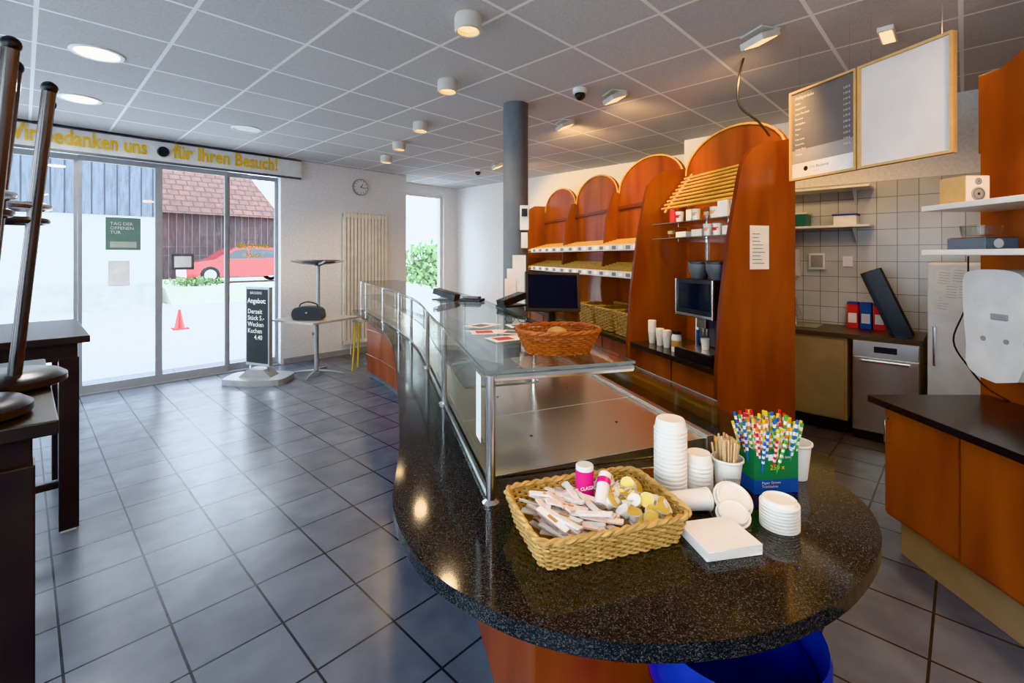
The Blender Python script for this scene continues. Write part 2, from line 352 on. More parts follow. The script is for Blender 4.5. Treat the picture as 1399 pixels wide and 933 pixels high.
b=B('rear_glass_screen',CA); b.box(1.24,1.246,1.5,2.80,G+.001,G+.13,GT); b.sweep([(1.243,1.5,G+.13),(1.243,2.80,G+.13)],.003,GEDGE,seg=5); b.done()
b=B('counter_notice',KA)
p=GLp[1]; q=GLp[3]
b.add([(p[0]-.006,p[1],1.02),(p[0]-.006+(q[0]-p[0])*.55,p[1]+(q[1]-p[1])*.55,1.02),(p[0]-.006+(q[0]-p[0])*.55,p[1]+(q[1]-p[1])*.55,1.21),(p[0]-.006,p[1],1.21)],[(0,1,2,3)],PAPER); b.done()

b=B('column',KA); b.lathe([(.115,0),(.115,CH)],COLG,(.034,4.355,0),32); b.done()
b=B('pinned_receipts',KA)
for i,(dx,z,w,h,m) in enumerate([(.0,1.22,.16,.22,PAPER),(.03,1.32,.12,.24,CUPW),(-.05,1.15,.10,.2,SUG),(.06,1.1,.1,.2,PAPER)]):
    b.box(.034+dx-w/2,.034+dx+w/2,4.225-.004*i,4.2265-.004*i,z,z+h,m)
b.done()
b=B('wall_telephone',KA); b.box(.07,.15,4.16,4.235,1.78,2.0,WHITE); b.box(.08,.14,4.15,4.16,1.62,1.76,PAPER); b.box(.085,.135,4.15,4.159,1.9,1.97,BLACK); b.done(.006)

b=B('cash_register',KA); x,y=.277,3.24
b.box(x-.10,x+.10,y-.05,y+.15,G+.001,G+.03,BLACK); b.sweep([(x,y+.06,G+.02),(x,y+.05,1.15),(x,y+.02,1.25)],.03,BLACK,seg=8)
b.M=T(x,y,1.30)@RX(math.radians(-14))@RZ(.12); b.box(-.19,.19,-.02,.025,-.13,.14,BLACK); b.box(-.17,.17,-.0215,-.02,-.11,.12,mk('screen',(.01,.012,.02),.08)); b.M=Matrix()
b.done(.006)
def terminal(name,x,y,rot,z=ZT):
    b=B(name,KA); b.M=T(x,y,z+.001)@RZ(rot)
    b.box(-.05,.05,-.09,.09,0,.012,BLACK); b.M=b.M@T(0,0,.035)@RX(.25)
    b.box(-.04,.04,-.09,.09,-.01,.03,BLACK); b.box(-.032,.032,.01,.075,.03,.032,mk('lcd',(.12,.16,.15),.2))
    for i in range(4):
        for j in range(3): b.box(-.03+j*.022,-.014+j*.022,-.075+i*.02,-.063+i*.02,.03,.034,DKALU)
    b.done(.003)
terminal('card_terminal',-.47,3.36,1.2); terminal('card_terminal',.0,2.95,-.9)
b=B('charging_cradle',KA); b.M=T(-.28,3.28,ZT+.001)@RZ(1.3); b.box(-.05,.05,-.08,.08,0,.02,BLACK); b.box(-.03,.03,-.06,.06,.02,.035,DKALU); b.done(.004)
b=B('reading_glasses',KA)
for dx in (-.03,.03): b.sweep([(.02+dx+.022*math.cos(a/8*6.283),2.2+.0,ZT+.022+.018*math.sin(a/8*6.283)) for a in range(8)],.002,BLACK,True,5)
for dx in (-.053,.053): b.sweep([(.02+dx,2.2,ZT+.02),(.02+dx*.9,2.32,ZT+.004)],.002,BLACK,seg=5)
b.done()
b=B('flyer_stack',KA)
for i,(x,y,r) in enumerate([(-.10,1.95,.2),(.02,1.93,-.3),(-.02,1.78,.5),(.12,1.85,.1),(-.13,2.10,.9),(.05,2.08,.3)]):
    b.M=T(x,y,ZT+.001+.0015*i)@RZ(r); b.box(-.07,.07,-.05,.05,0,.0014,[PAPER,SUG,PAPER,WHITE,CUPW,PAPER][i]); 
    b.box(-.05,.02,-.03,.03,.0014,.0016,[REDP,DKALU,REDP,BLUE,DKALU,GREEN][i])
b.done()
b=B('bread_basket',KA); wicker(b,.15,1.56,ZT+.001,.20,.15,.075,WICKR,flare=.035,rows=10,n=84,e=2.6,tr=.0036,rot=.2,rim=.007); b.done()
b=B('bread_rolls',KA)
for i,(dx,dy,dz) in enumerate([(-.05,.0,.04),(.05,.01,.04),(0,.05,.045),(0,-.03,.04),(.0,.01,.06)]): b.sphere((.15+dx,1.56+dy,ZT+dz),.032,BREAD,(1.1,.85,.65))
b.done()

# ------------------------------------------------ things on the near granite
def KB(name): return B(name,KA)
c16=math.radians(16)
BX,BY=.203,1.172
b=KB('condiment_basket'); wicker(b,BX,BY,G+.001,.352,.225,.072,WICK,flare=.02,rows=12,n=150,e=9,tr=.0032,rot=c16+.03,rim=.0075); b.done()
b=KB('sugar_stick_pile'); base0=T(BX,BY,G)@RZ(c16+.03)
for i in range(110):
    x=random.uniform(-.13,.0); y=random.uniform(-.07,.075); z=.016+.062*random.random()
    b.M=base0@T(x,y,z)@RZ(random.gauss(2.1,.45))@RY(random.gauss(0,.08))@RX(random.uniform(-.3,.3)); L=.050
    b.box(-L,L,-.0075,.0075,-.002,.0025,SUG if i%2 else PAPER)
    b.box(-L*.3,L*.3,-.004,.004,.0026,.003,BREAD if i%5==0 else SUG); b.box(-L,-L*.94,-.0075,.0075,-.0021,.0027,SUG)
b.done()
b=KB('creamer_cup_pile')
for i in range(90):
    x=random.uniform(.025,.165); y=random.uniform(-.09,.09); z=.014+random.random()*.062
    b.M=base0@T(x,y,z)@Euler((random.uniform(-1.0,1.0),random.uniform(-1.0,1.0),0)).to_matrix().to_4x4()@Matrix.Scale(1.1,4)
    b.lathe([(.010,-.009),(.0135,.007),(.0165,.008),(.0165,.009)],CUPW,seg=14); b.lathe([(0,.0095),(.0155,.0095),(.0155,.0101)],GOLD if i%3 else PAPER,seg=14)
b.done()
b=KB('pink_label_can'); b.M=base0@T(.005,.06,.02); b.lathe([(.023,0),(.023,.115)],WHITE,seg=24); b.lathe([(.0235,.03),(.0235,.105)],PINK,caps=False); b.lathe([(.0,.117),(.021,.117),(.023,.115)],WHITE,caps=False)
b.text('CLASSIC',.012,T(-.024,-.0245,.062)@RX(math.pi/2),WHITE,ext=.001); b.done()
b=KB('sweetener_dispenser'); b.M=base0@T(.03,.01,.088)@RZ(.9)@RY(1.0); b.lathe([(.015,-.04),(.017,.03),(.017,.045)],WHITE); b.lathe([(.0175,.015),(.0175,.03)],PINK,caps=False); b.done()
def cupstack(name,x,y,n,r=.044,step=.012,z=G,flip=True,frame=KA,h=.09):
    b=B(name,frame)
    b.M=T(x,y,z+.001)
    if flip:
        b.lathe([(r,0),(r,.006),(r*.96,.008),(r*.96,step)],CUPW)
        for i in range(1,n): b.lathe([(r*.94,i*step-.002),(r,i*step),(r,i*step+.005),(r*.94,i*step+.008),(r*.94,(i+1)*step)],CUPW)
        b.lathe([(r*.94,n*step),(r*.86,n*step+.018),(r*.80,n*step+.022),(r*.5,n*step+.020)],CUPW)
    else:
        b.lathe([(r*.72,0),(r*.95,h)],CUPW)
        for i in range(n): b.lathe([(r*.95,h+i*step),(r*1.03,h+i*step+.002),(r*1.03,h+i*step+.007),(r*.95,h+i*step+step)],CUPW)
    b.done()
cupstack('paper_cup_stack',.452,1.345,17,.046,.0115); cupstack('paper_cup_stack',.538,1.36,8,.040,.0115)
def pcup(b,x,y,r,h,z=G,m=CUPW):
    b.lathe([(r*.7,0),(r*.97,h),(r*1.05,h),(r*1.05,h-.006),(r*.99,h-.008)],m,(x,y,z+.001),caps=False); b.lathe([(0,.004),(r*.7,.004)],m,(x,y,z+.001),caps=False); b.lathe([(0,0),(r*.7,0)],m,(x,y,z+.001),caps=False)
b=KB('stirrer_cup'); pcup(b,.622,1.36,.042,.10)
for i in range(60):
    a=random.uniform(0,6.28); q=random.uniform(0,.026); ex=random.uniform(.0,.026); x=.622+q*math.cos(a); y=1.36+q*math.sin(a)
    b.sweep([(x,y,G+.02),(.622+(q+ex)*math.cos(a)*.9,1.36+(q+ex)*math.sin(a)*.9,G+.135+random.random()*.025)],.003,STIR,seg=4)
b.text('kärntner',.016,T(.59,1.317,G+.05)@RX(math.pi/2),DKALU); b.done()
b=KB('drinking_straw_box'); b.M=T(.752,1.395,G+.001)@RZ(.12)
for (x0,x1,y0,y1) in ((-.068,.068,-.045,-.043),(-.068,.068,.043,.045),(-.068,-.066,-.043,.043),(.066,.068,-.043,.043)):
    b.box(x0,x1,y0,y1,.04,.125,GREEN); b.box(x0,x1,y0,y1,.0,.04,BLUE)
b.box(-.066,.066,-.043,.043,.002,.004,GREEN)
b.text('250 x',.02,T(-.02,-.0458,.068)@RX(math.pi/2),YEL); b.text('Paper Straws\nTrinkhalme',.011,T(-.045,-.0458,.028)@RX(math.pi/2),WHITE); b.box(-.025,-.008,-.0465,-.045,.095,.112,WHITE); b.text('green box',.011,T(-.002,-.0458,.099)@RX(math.pi/2),WHITE)
for i in range(200):
    x=random.uniform(-.052,.052); y=random.uniform(-.034,.034); tx=x*1.5+random.gauss(0,.014); ty=y*1.4+random.gauss(0,.012); zt=.185+random.uniform(-.035,.03)
    p0=Vector((x,y,.01)); p1=Vector((tx,ty,zt)); m2=STRW[i%5]; cnt=8
    for k in range(cnt):
        a=p0+(p1-p0)*(.55+.45*k/cnt); c=p0+(p1-p0)*(.55+.45*(k+1)/cnt); b.sweep([a,c],.0043,m2 if k%2 else PAPER,seg=5)
    b.sweep([p0,p0+(p1-p0)*.55],.003,m2,seg=4)
b.done()
b=KB('paper_cup'); pcup(b,.875,1.45,.042,.11); b.done()
def lid(b,r=.045):
    b.lathe([(r,0),(r,.0035),(r*.9,.0045),(r*.86,.013),(r*.78,.015),(r*.70,.010),(0,.010)],CUPW,caps=False,seg=32); b.lathe([(0,0),(r,0)],CUPW,caps=False,seg=32)
b=KB('cup_lid_stack')
for i in range(8): b.M=T(.675,1.19,G+.001+i*.0078); lid(b,.046)
b.done()
b=KB('cup_lid'); b.M=T(.585,1.25,G+.034)@RX(.62)@RZ(.5); lid(b,.050); b.M=T(.565,1.205,G+.018)@RX(.38)@RY(-.1); lid(b,.042); b.done()
b=KB('paper_cup_lying'); b.M=T(.475,1.255,G+.031)@RZ(.12)@RY(math.pi/2); b.lathe([(.024,-.06),(.028,.045),(.0295,.045),(.0295,.05)],CUPW); b.done()
b=KB('napkin_stack')
for i in range(9): b.M=T(.488,1.128,G+.001+i*.0026)@RZ(.22+random.gauss(0,.012)); b.box(-.07,.07,-.07,.05,0,.0024,PAPER)
b.done()
b=KB('waste_bin'); b.lathe([(.15,0),(.17,.68),(.185,.72),(.19,.70),(.185,.60),(.16,.66)],BAG,(.50,1.07,0),36,caps=False); b.lathe([(0,.01),(.15,.01)],BAG,(.50,1.07,0),36,caps=False); b.done()

# ---------------------------------------------------------------- bakery shelving (counter frame C: x=r, y=s)
b=B('bakery_shelving',CA)
S=[2.63,3.79,5.05,6.30,7.60]
b.box(2.27,2.80,2.665,7.56,.0,.74,WOOD); b.box(2.20,2.80,2.665,7.56,.74,.78,GRAN)
for s in (2.665+.6*i for i in range(1,9)): b.box(2.262,2.27,s-.003,s+.003,.1,.72,BLACK)
side=[(2.20,0),(2.18,.5),(2.18,.80),(2.21,1.2),(2.28,1.7),(2.36,2.10),(2.39,2.20),(2.46,2.28),(2.56,2.33),(2.83,2.38),(2.83,0)]
for i,s in enumerate(S):
    poly=side
    if i==4: poly=[(2.3,0),(2.28,.8),(2.32,1.3),(2.27,1.5),(2.35,1.62),(2.31,1.8),(2.4,2.0),(2.42,2.3),(2.6,2.4),(2.83,2.4),(2.83,0)]
    if i in (2,3): poly=[(2.60,.78),(2.55,1.2),(2.62,2.0),(2.72,2.30),(2.83,2.32),(2.83,.78)]
    b.extr(poly,'y',s,s+.035,WOOD,side=WOODX)
for i in range(4):
    a=S[i]+.035; c=S[i+1]; mid_=(a+c)/2; hw=(c-a)/2
    arch=[(a,.78),(c,.78),(c,2.30)]+[(mid_+hw*math.cos(t*math.pi/16),2.30+.31*math.sin(t*math.pi/16)) for t in range(1,16)]+[(a,2.30)]
    b.extr(arch,'x',2.80,2.83,WOOD)
    arc=[(2.79,mid_+hw*math.cos(t*math.pi/16),2.30+.31*math.sin(t*math.pi/16)) for t in range(0,17)]
    b.sweep(arc,.010,WOODL,seg=5)
    b.box(2.77,2.80,a,c,2.10,2.14,WOODX)
PR=mk('price_rail',(.62,.65,.68),.4)
for zf in (1.64,1.37):
    b.box(2.33,2.345,3.83,7.0,zf-.035,zf+.03,PR)
    for i in range(22): b.box(2.325,2.33,3.87+i*.14,3.87+i*.14+.075,zf-.02,zf+.015,DKALU if i%2 else PAPER)
    b.box(2.345,2.78,3.83,7.55,zf-.035,zf-.02,WOOD)
    for k in range(9): r=2.37+k*.048; z=zf+.0+k*.013; b.sweep([(r,3.84,z),(r,7.5,z)],.009,WOODL,seg=5)
    for s in (3.9,4.6,5.3,6.0,6.7): b.sweep([(2.35,s,zf-.01),(2.78,s,zf+.10)],.008,WOODL,seg=5)
for k in range(9): 
    r=2.52+k*.030; z=1.98+k*.036; b.sweep([(r,2.68,z),(r,3.77,z)],.012,WOODL,seg=6)
for s in (2.75,3.7): b.sweep([(2.50,s,1.94),(2.79,s,2.30)],.012,WOODL,seg=6)
for z in (1.83,1.70):
    b.box(2.42,2.79,2.68,3.77,z,z+.008,GT); b.box(2.412,2.42,2.68,3.77,z,z+.008,GEDGE)
    for s in (2.9,3.5): b.box(2.5,2.79,s,s+.01,z-.03,z-.001,CHROME)
for s in (2.9,3.5): b.box(2.785,2.799,s-.01,s+.02,1.2,1.95,CHROME)
b.done(.002)
b=B('shelf_supplies',CA)
for z,items in ((1.84,[(2.8,.10,.08),(2.92,.13,.1),(3.33,.1,.07)]),(1.71,[(2.85,.07,.12),(3.2,.06,.13),(3.4,.05,.14)])):
    for s,h,w in items: b.box(2.5,2.5+w,s,s+w,z,z+h,random.choice([PAPER,CUPW,SUG]))
for s,r,z,m in ((3.05,2.5,1.841,CUPW),(3.15,2.52,1.841,GT),(3.24,2.48,1.841,CUPW),(3.48,2.5,1.841,PAPER),(3.02,2.5,1.711,PAPER),(3.1,2.48,1.711,CUPW),(3.6,2.5,1.711,GT)):
    b.lathe([(.028,0),(.035,.085),(.037,.09)],m,(r,s,z),16); b.lathe([(.03,.035),(.0325,.06)],REDP if m==PAPER else OAKF,(r-.001,s,z),16,caps=False)
b.done(.003)
b=B('gift_jar',CA); b.lathe([(.045,0),(.045,.12),(.03,.13)],REDP,(2.55,3.62,1.84)); b.lathe([(.032,.13),(.032,.15)],GOLD,(2.55,3.62,1.84)); b.done()
b=B('coffee_machine',CA); z=.781; a0,a1=2.74,3.16
b.box(2.22,2.74,a0,a1,z,z+.07,BLACK); b.box(2.44,2.74,a0,a1,z+.07,z+.60,BLACK); b.box(2.24,2.44,a0,a1,z+.32,z+.60,BLACK)
b.box(2.235,2.24,a0+.04,a1-.04,z+.38,z+.57,mk('machine_screen',(.01,.014,.022),.12)); b.box(2.23,2.43,a0+.03,a1-.03,z+.07,z+.078,STEEL)
b.box(2.30,2.38,2.90,3.00,z+.24,z+.32,CHROME); b.lathe([(.012,.18),(.012,.24)],CHROME,(2.34,2.93,z),10); b.lathe([(.012,.18),(.012,.24)],CHROME,(2.34,2.97,z),10)
b.box(2.432,2.44,a0+.02,a1-.02,z+.09,z+.31,DKALU)
for s in (a0-.004,a1-.010): b.box(2.228,2.242,s,s+.014,z+.32,z+.60,CHROME)
b.box(2.228,2.236,a0,a1,z+.325,z+.345,CHROME)
for s in (2.84,3.04): b.lathe([(.055,.60),(.08,.66),(.085,.71),(.08,.715)],DKALU,(2.36,s,z),20); b.lathe([(.088,.715),(.088,.73),(.03,.74)],BLACK,(2.36,s,z),20)
b.lathe([(.025,.08),(.033,.155),(.035,.16)],CUPW,(2.34,2.95,z),16)
b.done(.004)
for i,(r,s,n) in enumerate([(2.36,3.68,8),(2.36,3.56,4),(2.36,3.46,4)]):
    cupstack('paper_cup_tower',r,s,n,.036,.014,.78,False,CA,.09)
b=B('milk_carton',CA); b.box(2.52,2.60,3.22,3.30,.781,1.06,WHITE); b.box(2.519,2.5199,3.23,3.29,.82,.95,BLUE); b.extr([(2.52,1.06),(2.56,1.10),(2.60,1.06)],'y',3.22,3.30,WHITE); b.done()
b=B('coffee_canister',CA); b.lathe([(.04,0),(.04,.12),(.03,.14)],CUPW,(2.34,3.30,.781)); b.lathe([(.035,.14),(.035,.16)],BLACK,(2.34,3.30,.781)); b.lathe([(.0405,.04),(.0405,.09)],BREAD,(2.34,3.30,.781),caps=False); b.done()
for s in (4.05,4.47,4.89):
    b=B('wicker_bread_basket',CA); b.M=T(2.50,s,.785); wicker(b,0,0,0,.44,.34,.22,WICKB,flare=.02,rows=14,n=64,e=8,tr=.0075,rim=.012); b.done()
b=B('side_notice',CA); b.box(2.44,2.60,2.6265,2.629,1.46,1.76,PAPER)
for i in range(9): b.box(2.46,2.46+random.uniform(.05,.12),2.6255,2.6262,1.70-i*.025,1.704-i*.025,DKALU)
b.done()

# ---------------------------------------------------------------- menu boards
def board(s0,s1,mat,name):
    b=B(name,CA); z0,z1=2.06,2.66; f=.014
    b.box(2.725,2.74,s0,s1,z0,z1,mat)
    for q in ((s0,s0+f,z0,z1),(s1-f,s1,z0,z1)): b.box(2.712,2.745,q[0],q[1],q[2],q[3],OAKF)
    for q in ((s0+f,s1-f,z0,z0+f),(s0+f,s1-f,z1-f,z1)): b.box(2.712,2.745,q[0],q[1],q[2],q[3],OAKF)
    for s in (s0+.06,s1-.06): b.sweep([(2.74,s,z1),(2.74,s,CH)],.0015,CHROME,seg=4)
    return b
b=board(2.105,2.57,MENU,'menu_board'); MM=RZ(-math.pi/2)@RX(math.pi/2)
b.box(2.7235,2.725,2.121,2.554,2.076,2.17,PAPER); b.box(2.7235,2.725,2.121,2.554,2.17,2.26,mk('menu_fade',(.36,.34,.33),.45))
names=['Kaffee','Cappuccino','Latte Macchiato','Espresso','Milchkaffee','Kakao','Tee','Chai Latte','Kännchen','Heiße Milch','Wasser']
b.text('Heißgetränke',.026,T(2.7228,2.53,2.60)@MM,CHW)
for i,nm in enumerate(names): b.text(nm,.017,T(2.7228,2.53,2.565-i*.034)@MM,CHW); b.text('%.2f €'%(2.2+.1*i),.017,T(2.7228,2.19,2.565-i*.034)@MM,CHW)
b.text('Die Bäckerei',.026,T(2.7228,2.42,2.125)@MM,DKALU); b.text('seit 1911',.013,T(2.7228,2.40,2.10)@MM,DKALU)
b.M=T(2.7230,2.45,2.13)@RY(-math.pi/2); b.lathe([(0,0),(.016,0)],BLACK,caps=False)
b.done()
b=board(1.62,2.095,mk('blank_board',(.74,.72,.71),.35,scale=3),'whiteboard_panel'); b.done()
b=B('ceiling_cable',CA); b.sweep(catmull([(2.5,2.75,CH),(2.45,2.74,2.8),(2.47,2.76,2.62),(2.6,2.72,2.5),(2.68,2.7,2.40)],5),.008,BLACK,seg=6); b.done()

# ---------------------------------------------------------------- kitchen (room frame)
WTOP=mk('worktop_dark',(.07,.06,.05),.3)
b=B('kitchen_cabinet')
b.box(4.97,5.54,.74,2.1,.12,.84,PLY); b.box(5.02,5.54,.74,2.1,0,.12,BLACK); b.box(4.93,5.54,.24,2.1,.84,.88,WTOP); b.box(4.95,4.97,.76,1.38,.14,.82,PLY); b.box(4.95,4.97,1.39,2.08,.14,.82,PLY)
b.box(5.1,5.45,1.0,1.5,.881,.885,STEEL); b.sweep([(5.48,1.25,.88),(5.48,1.25,1.12),(5.35,1.25,1.16),(5.28,1.25,1.10)],.012,CHROME,seg=8)
b.done(.003)
b=B('dishwasher'); b.box(4.93,5.5,.26,.70,.08,.838,STEEL); b.box(4.915,4.93,.265,.695,.10,.70,STEEL); b.box(4.912,4.93,.265,.695,.71,.835,mk('dw_panel',(.6,.6,.6),.3,.8)); b.box(4.905,4.912,.4,.55,.75,.80,BLACK); b.box(4.89,4.915,.32,.64,.66,.68,CHROME); b.box(4.95,5.45,.27,.69,0,.08,BLACK); b.done(.004)
b=B('refrigerator'); b.box(4.83,5.5,-.42,.21,.03,1.50,WHITE); b.box(4.79,4.829,-.42,.21,.05,1.49,WHITE); b.box(4.77,4.79,.16,.18,.72,1.02,CHROME); b.box(4.9,5.45,-.4,.19,0,.03,BLACK); b.done(.006)
b=B('fridge_notes')
for i,(y,z,w,h) in enumerate([(.08,1.28,.10,.16),(.0,1.36,.09,.10),(-.02,1.14,.10,.20),(.09,1.12,.09,.13),(.04,1.2,.09,.14)]):
    b.M=T(4.7855-i*.0012,y,z)@RX(random.uniform(-.15,.15)); b.box(0,.0008,0,w,0,h,PAPER if i%2 else CUPW)
    for j in range(5): b.box(-.0004,0,.012,w-.02,h-.02-j*.02,h-.018-j*.02,DKALU)
b.done()
b=B('serving_tray')
for i in range(3): b.M=T(5.0+i*.06,.30,.895)@RX(-.38); b.box(0,.014,0,.12+.02*i,0,.60,BLACK)
b.done(.003)
b=B('tetra_pack_row')
for i in range(3): y=.52+i*.10; b.box(5.38,5.48,y,y+.085,.881,1.10,REDP if i%2==0 else BLUE); b.box(5.378,5.38,y+.01,y+.075,.93,1.02,PAPER); b.box(5.379,5.481,y,y+.085,1.101,1.12,BLUE)
b.done(.003)
b=B('kitchen_shelf'); 
for z in (1.82,2.18): b.box(5.25,5.545,.62,1.9,z,z+.02,WHITE)
for y in (.75,1.6):
    for z in (1.82,2.18): b.extr([(5.3,z),(5.545,z),(5.545,z-.14)],'y',y,y+.01,WHITE)
b.done()
b=B('storage_box'); b.box(5.3,5.5,1.12,1.42,1.842,1.96,mk('teal_box',(.03,.15,.16),.4)); b.box(5.29,5.51,1.11,1.43,1.96,1.98,WHITE); b.done(.005)
b=B('storage_box'); b.box(5.3,5.45,.72,.90,1.842,1.93,WHITE); b.box(5.29,5.46,.71,.91,1.93,1.945,BLUE); b.done(.005)
b=B('electrical_boxes'); b.box(5.50,5.548,1.22,1.32,1.35,1.62,WHITE); b.box(5.50,5.548,1.0,1.14,1.42,1.58,WHITE); b.box(5.49,5.50,1.02,1.12,1.44,1.56,PGREY); b.box(5.53,5.549,.78,.86,1.45,1.55,WHITE)
b.sweep([(5.52,1.27,1.35),(5.52,1.28,1.1),(5.52,1.2,.95)],.006,PGREY); b.done()

# ---------------------------------------------------------------- right back unit (survey frame K)
b=KB('back_counter_unit')
b.box(1.97,2.54,.75,2.48,.20,.775,WOOD); b.box(2.03,2.54,.77,2.46,0,.20,PLY); b.box(1.90,2.54,.72,2.52,.775,.81,mk('black_worktop',(.02,.02,.022),.25))
for d0,d1 in ((.8,1.43),(1.45,2.055),(2.07,2.47)): b.box(1.955,1.97,d0,d1,.22,.76,WOOD)
b.sweep([(1.953,2.44,.58),(1.930,2.44,.59),(1.930,2.44,.70),(1.953,2.44,.71)],.006,CHROME)
b.extr([(.72,0),(2.56,0),(2.56,2.42),(2.50,2.50),(2.35,2.58),(2.1,2.64),(1.7,2.68),(.72,2.68)],'x',2.545,2.59,WOOD,side=WOODX)
b.box(2.592,2.80,2.50,2.62,2.12,2.55,WOOD)
for z in (1.555,1.785): b.box(2.17,2.542,1.0,2.50,z,z+.028,WHITE)
b.done(.003)
b=KB('speaker_box'); b.box(2.24,2.36,2.33,2.47,1.814,1.95,OAKF); b.box(2.242,2.358,2.326,2.3295,1.816,1.948,WHITE)
for z_,r_ in ((1.858,.034),(1.92,.017)): b.M=T(2.30,2.3255,z_)@RX(math.pi/2); b.lathe([(r_,0),(r_,.003),(r_*.8,.004)],PGREY); b.lathe([(r_*.78,.0045),(r_*.4,.002),(0,.006)],BLACK,caps=False)
b.done(.002)
b=KB('kitchen_scale'); b.box(2.27,2.43,2.26,2.46,1.584,1.64,mk('blue_grey',(.16,.20,.25),.3)); b.lathe([(.07,.06),(.08,.12),(.082,.122),(.076,.07),(0,.066)],GT,(2.35,2.36,1.584),24,caps=False); b.box(2.275,2.425,2.265,2.455,1.64,1.646,STEEL); b.M=T(2.33,2.258,1.612)@RX(math.pi/2); b.lathe([(.022,0),(.022,.004)],WHITE); b.done(.006)
b=KB('soap_dispenser')
pr=catmull([(2.20,.96),(2.17,1.05),(2.175,1.15),(2.16,1.2),(2.16,1.40),(2.20,1.47),(2.32,1.485),(2.44,1.47),(2.47,1.40),(2.46,1.2),(2.45,1.1),(2.45,1.0),(2.40,.95),(2.30,.93)],4)
b.extr([(d-.0,z) for d,z in pr],'x',2.36,2.542,WHITE,smooth=True)
b.box(2.351,2.36,2.24,2.32,1.24,1.27,PGREY)
for dx in (2.25,2.36): 
    b.M=T(2.36,dx,1.14)@RY(-math.pi/2); b.lathe([(.012,0),(.012,.004)],PGREY)
b.M=Matrix(); b.done(.012)
b=KB('power_cable'); b.sweep(catmull([(2.42,2.50,1.55),(2.40,2.49,1.3),(2.36,2.52,1.1),(2.44,2.51,.95),(2.52,2.5,.85),(2.53,2.4,.813)],6),.004,BLACK); b.done()

# ---------------------------------------------------------------- left tables, stools
def bartable(name,x0,x1,y0,y1):
    b=B(name); b.box(x0,x1,y0,y1,1.06,1.10,BLACKT); b.box(x0+.05,x1-.05,y0+.05,y1-.05,.96,1.06,BLACKT)
    for x in (x0+.04,x1-.13):
        for y in (y0+.03,y1-.12): b.box(x,x+.085,y,y+.085,.015,.98,BLACKT); b.box(x+.01,x+.075,y+.01,y+.075,0,.015,WHITE)
    b.box(x0+.07,x1-.09,y0+.06,y0+.09,.25,.29,BLACKT); b.done(.004)
bartable('bar_table',-.70,.07,1.80,2.92); bartable('bar_table',-.55,.27,3.60,4.62)
def stool(name,X,Y,ox,oy,zt,R=.17):
    b=KB(name); z=1.102
    b.lathe([(.0,0),(R-.02,0),(R,.01),(R,.03),(R-.02,.045),(0,.045)],BLACKT,(X,Y,z),32,caps=False)
    for i in range(4):
        a=i*math.pi/2; c,s_=math.cos(a),math.sin(a); dx,dy=ox*c-oy*s_,ox*s_+oy*c
        b.sweep([(X+dx*.3,Y+dy*.3,z+.04),(X+dx,Y+dy,zt)],.019,DKMET,seg=12); b.sphere((X+dx,Y+dy,zt),.023,BLACK,(1,1,1),12,8)
    for zr,m in ((z+.62,CHROME),(z+.57,DKMET)):
        f=.3+.7*(zr-z-.04)/(zt-z-.04); rr=math.hypot(ox,oy)*f
        b.sweep([(X+rr*math.cos(t/32*6.2832),Y+rr*math.sin(t/32*6.2832),zr) for t in range(32)],.011,m,True,8)
    b.done()
stool('bar_stool',-1.74,1.60,.17,0,2.12); stool('bar_stool',-1.50,1.27,.15,0,2.12,.15)
b=B('wooden_stool'); b.M=T(-.12,3.35,0); ORG=mk('orange_leg',(.75,.25,.04),.4)
b.lathe([(.15,.44),(.16,.45),(.16,.475),(.15,.48)],OAKF)
for a in range(4): c,s_=math.cos(a*1.57+.6),math.sin(a*1.57+.6); b.sweep([(.1*c,.1*s_,.44),(.17*c,.17*s_,0)],.016,ORG,seg=8)
b.done()

# ---------------------------------------------------------------- back area
b=B('pavement_sign',KA); b.M=T(-3.14,5.85,0)
b.extr(catmull([(-.34,-.20),(-.38,0),(-.33,.2),(0,.26),(.33,.2),(.38,0),(.34,-.2),(0,-.26),(-.34,-.20)],4)[:-1],'z',.0,.07,PGREY); b.extr([(-.2,.07),(.2,.07),(.1,.16),(-.1,.16)],'y',-.1,.1,PGREY)
b.M=b.M@RZ(math.radians(-22))
b.box(-.20,.20,-.025,.025,.20,1.17,ALU); b.box(-.18,.18,-.0265,-.025,.23,1.14,CHALK)
for x in (-.14,.14): b.box(x-.012,x+.012,-.01,.01,.08,.20,CHROME)
b.text('BÄCKEREI',.045,T(-.12,-.0275,1.08)@RX(math.pi/2),CHW)
b.text('Angebot:',.085,T(-.165,-.0275,.97)@RX(math.pi/2),CHW,bold=.002); b.text('Derzeit\nStück 5.-\nWecken\nKuchen\n     4.40',.08,T(-.16,-.0275,.84)@RX(math.pi/2),CHW,bold=.001)
b.done(.003)
wx,wy=k2w(-2.57,6.2)
TOPM=mk('table_top_grey',(.45,.43,.40),.4)
def xfoot(b,z,up,L=.30):
    for a in range(4):
        c,s_=math.cos(a*1.5708+.5),math.sin(a*1.5708+.5); b.sweep([(.03*c,.03*s_,z+up*.05),(L*.6*c,L*.6*s_,z+up*.035),(L*c,L*s_,z+up*.012)],.018,ALU,seg=8,r1=.010)
b=B('pedestal_table'); b.M=T(wx,wy,0)@RZ(.3); b.box(-.38,.38,-.38,.38,.715,.74,TOPM); b.sweep([(0,0,.04),(0,0,.715)],.028,ALU,seg=12); xfoot(b,0,1,.36); b.done(.003)
b=B('stacked_pedestal_table'); b.M=T(wx+.03,wy+.02,0)@RZ(.9); b.box(-.05,.05,-.05,.05,.741,.75,TOPM) ; b.lathe([(.09,.7405),(.09,.752)],TOPM); b.sweep([(0,0,.75),(0,0,1.45)],.024,ALU,seg=12); xfoot(b,1.50,-1,.33)
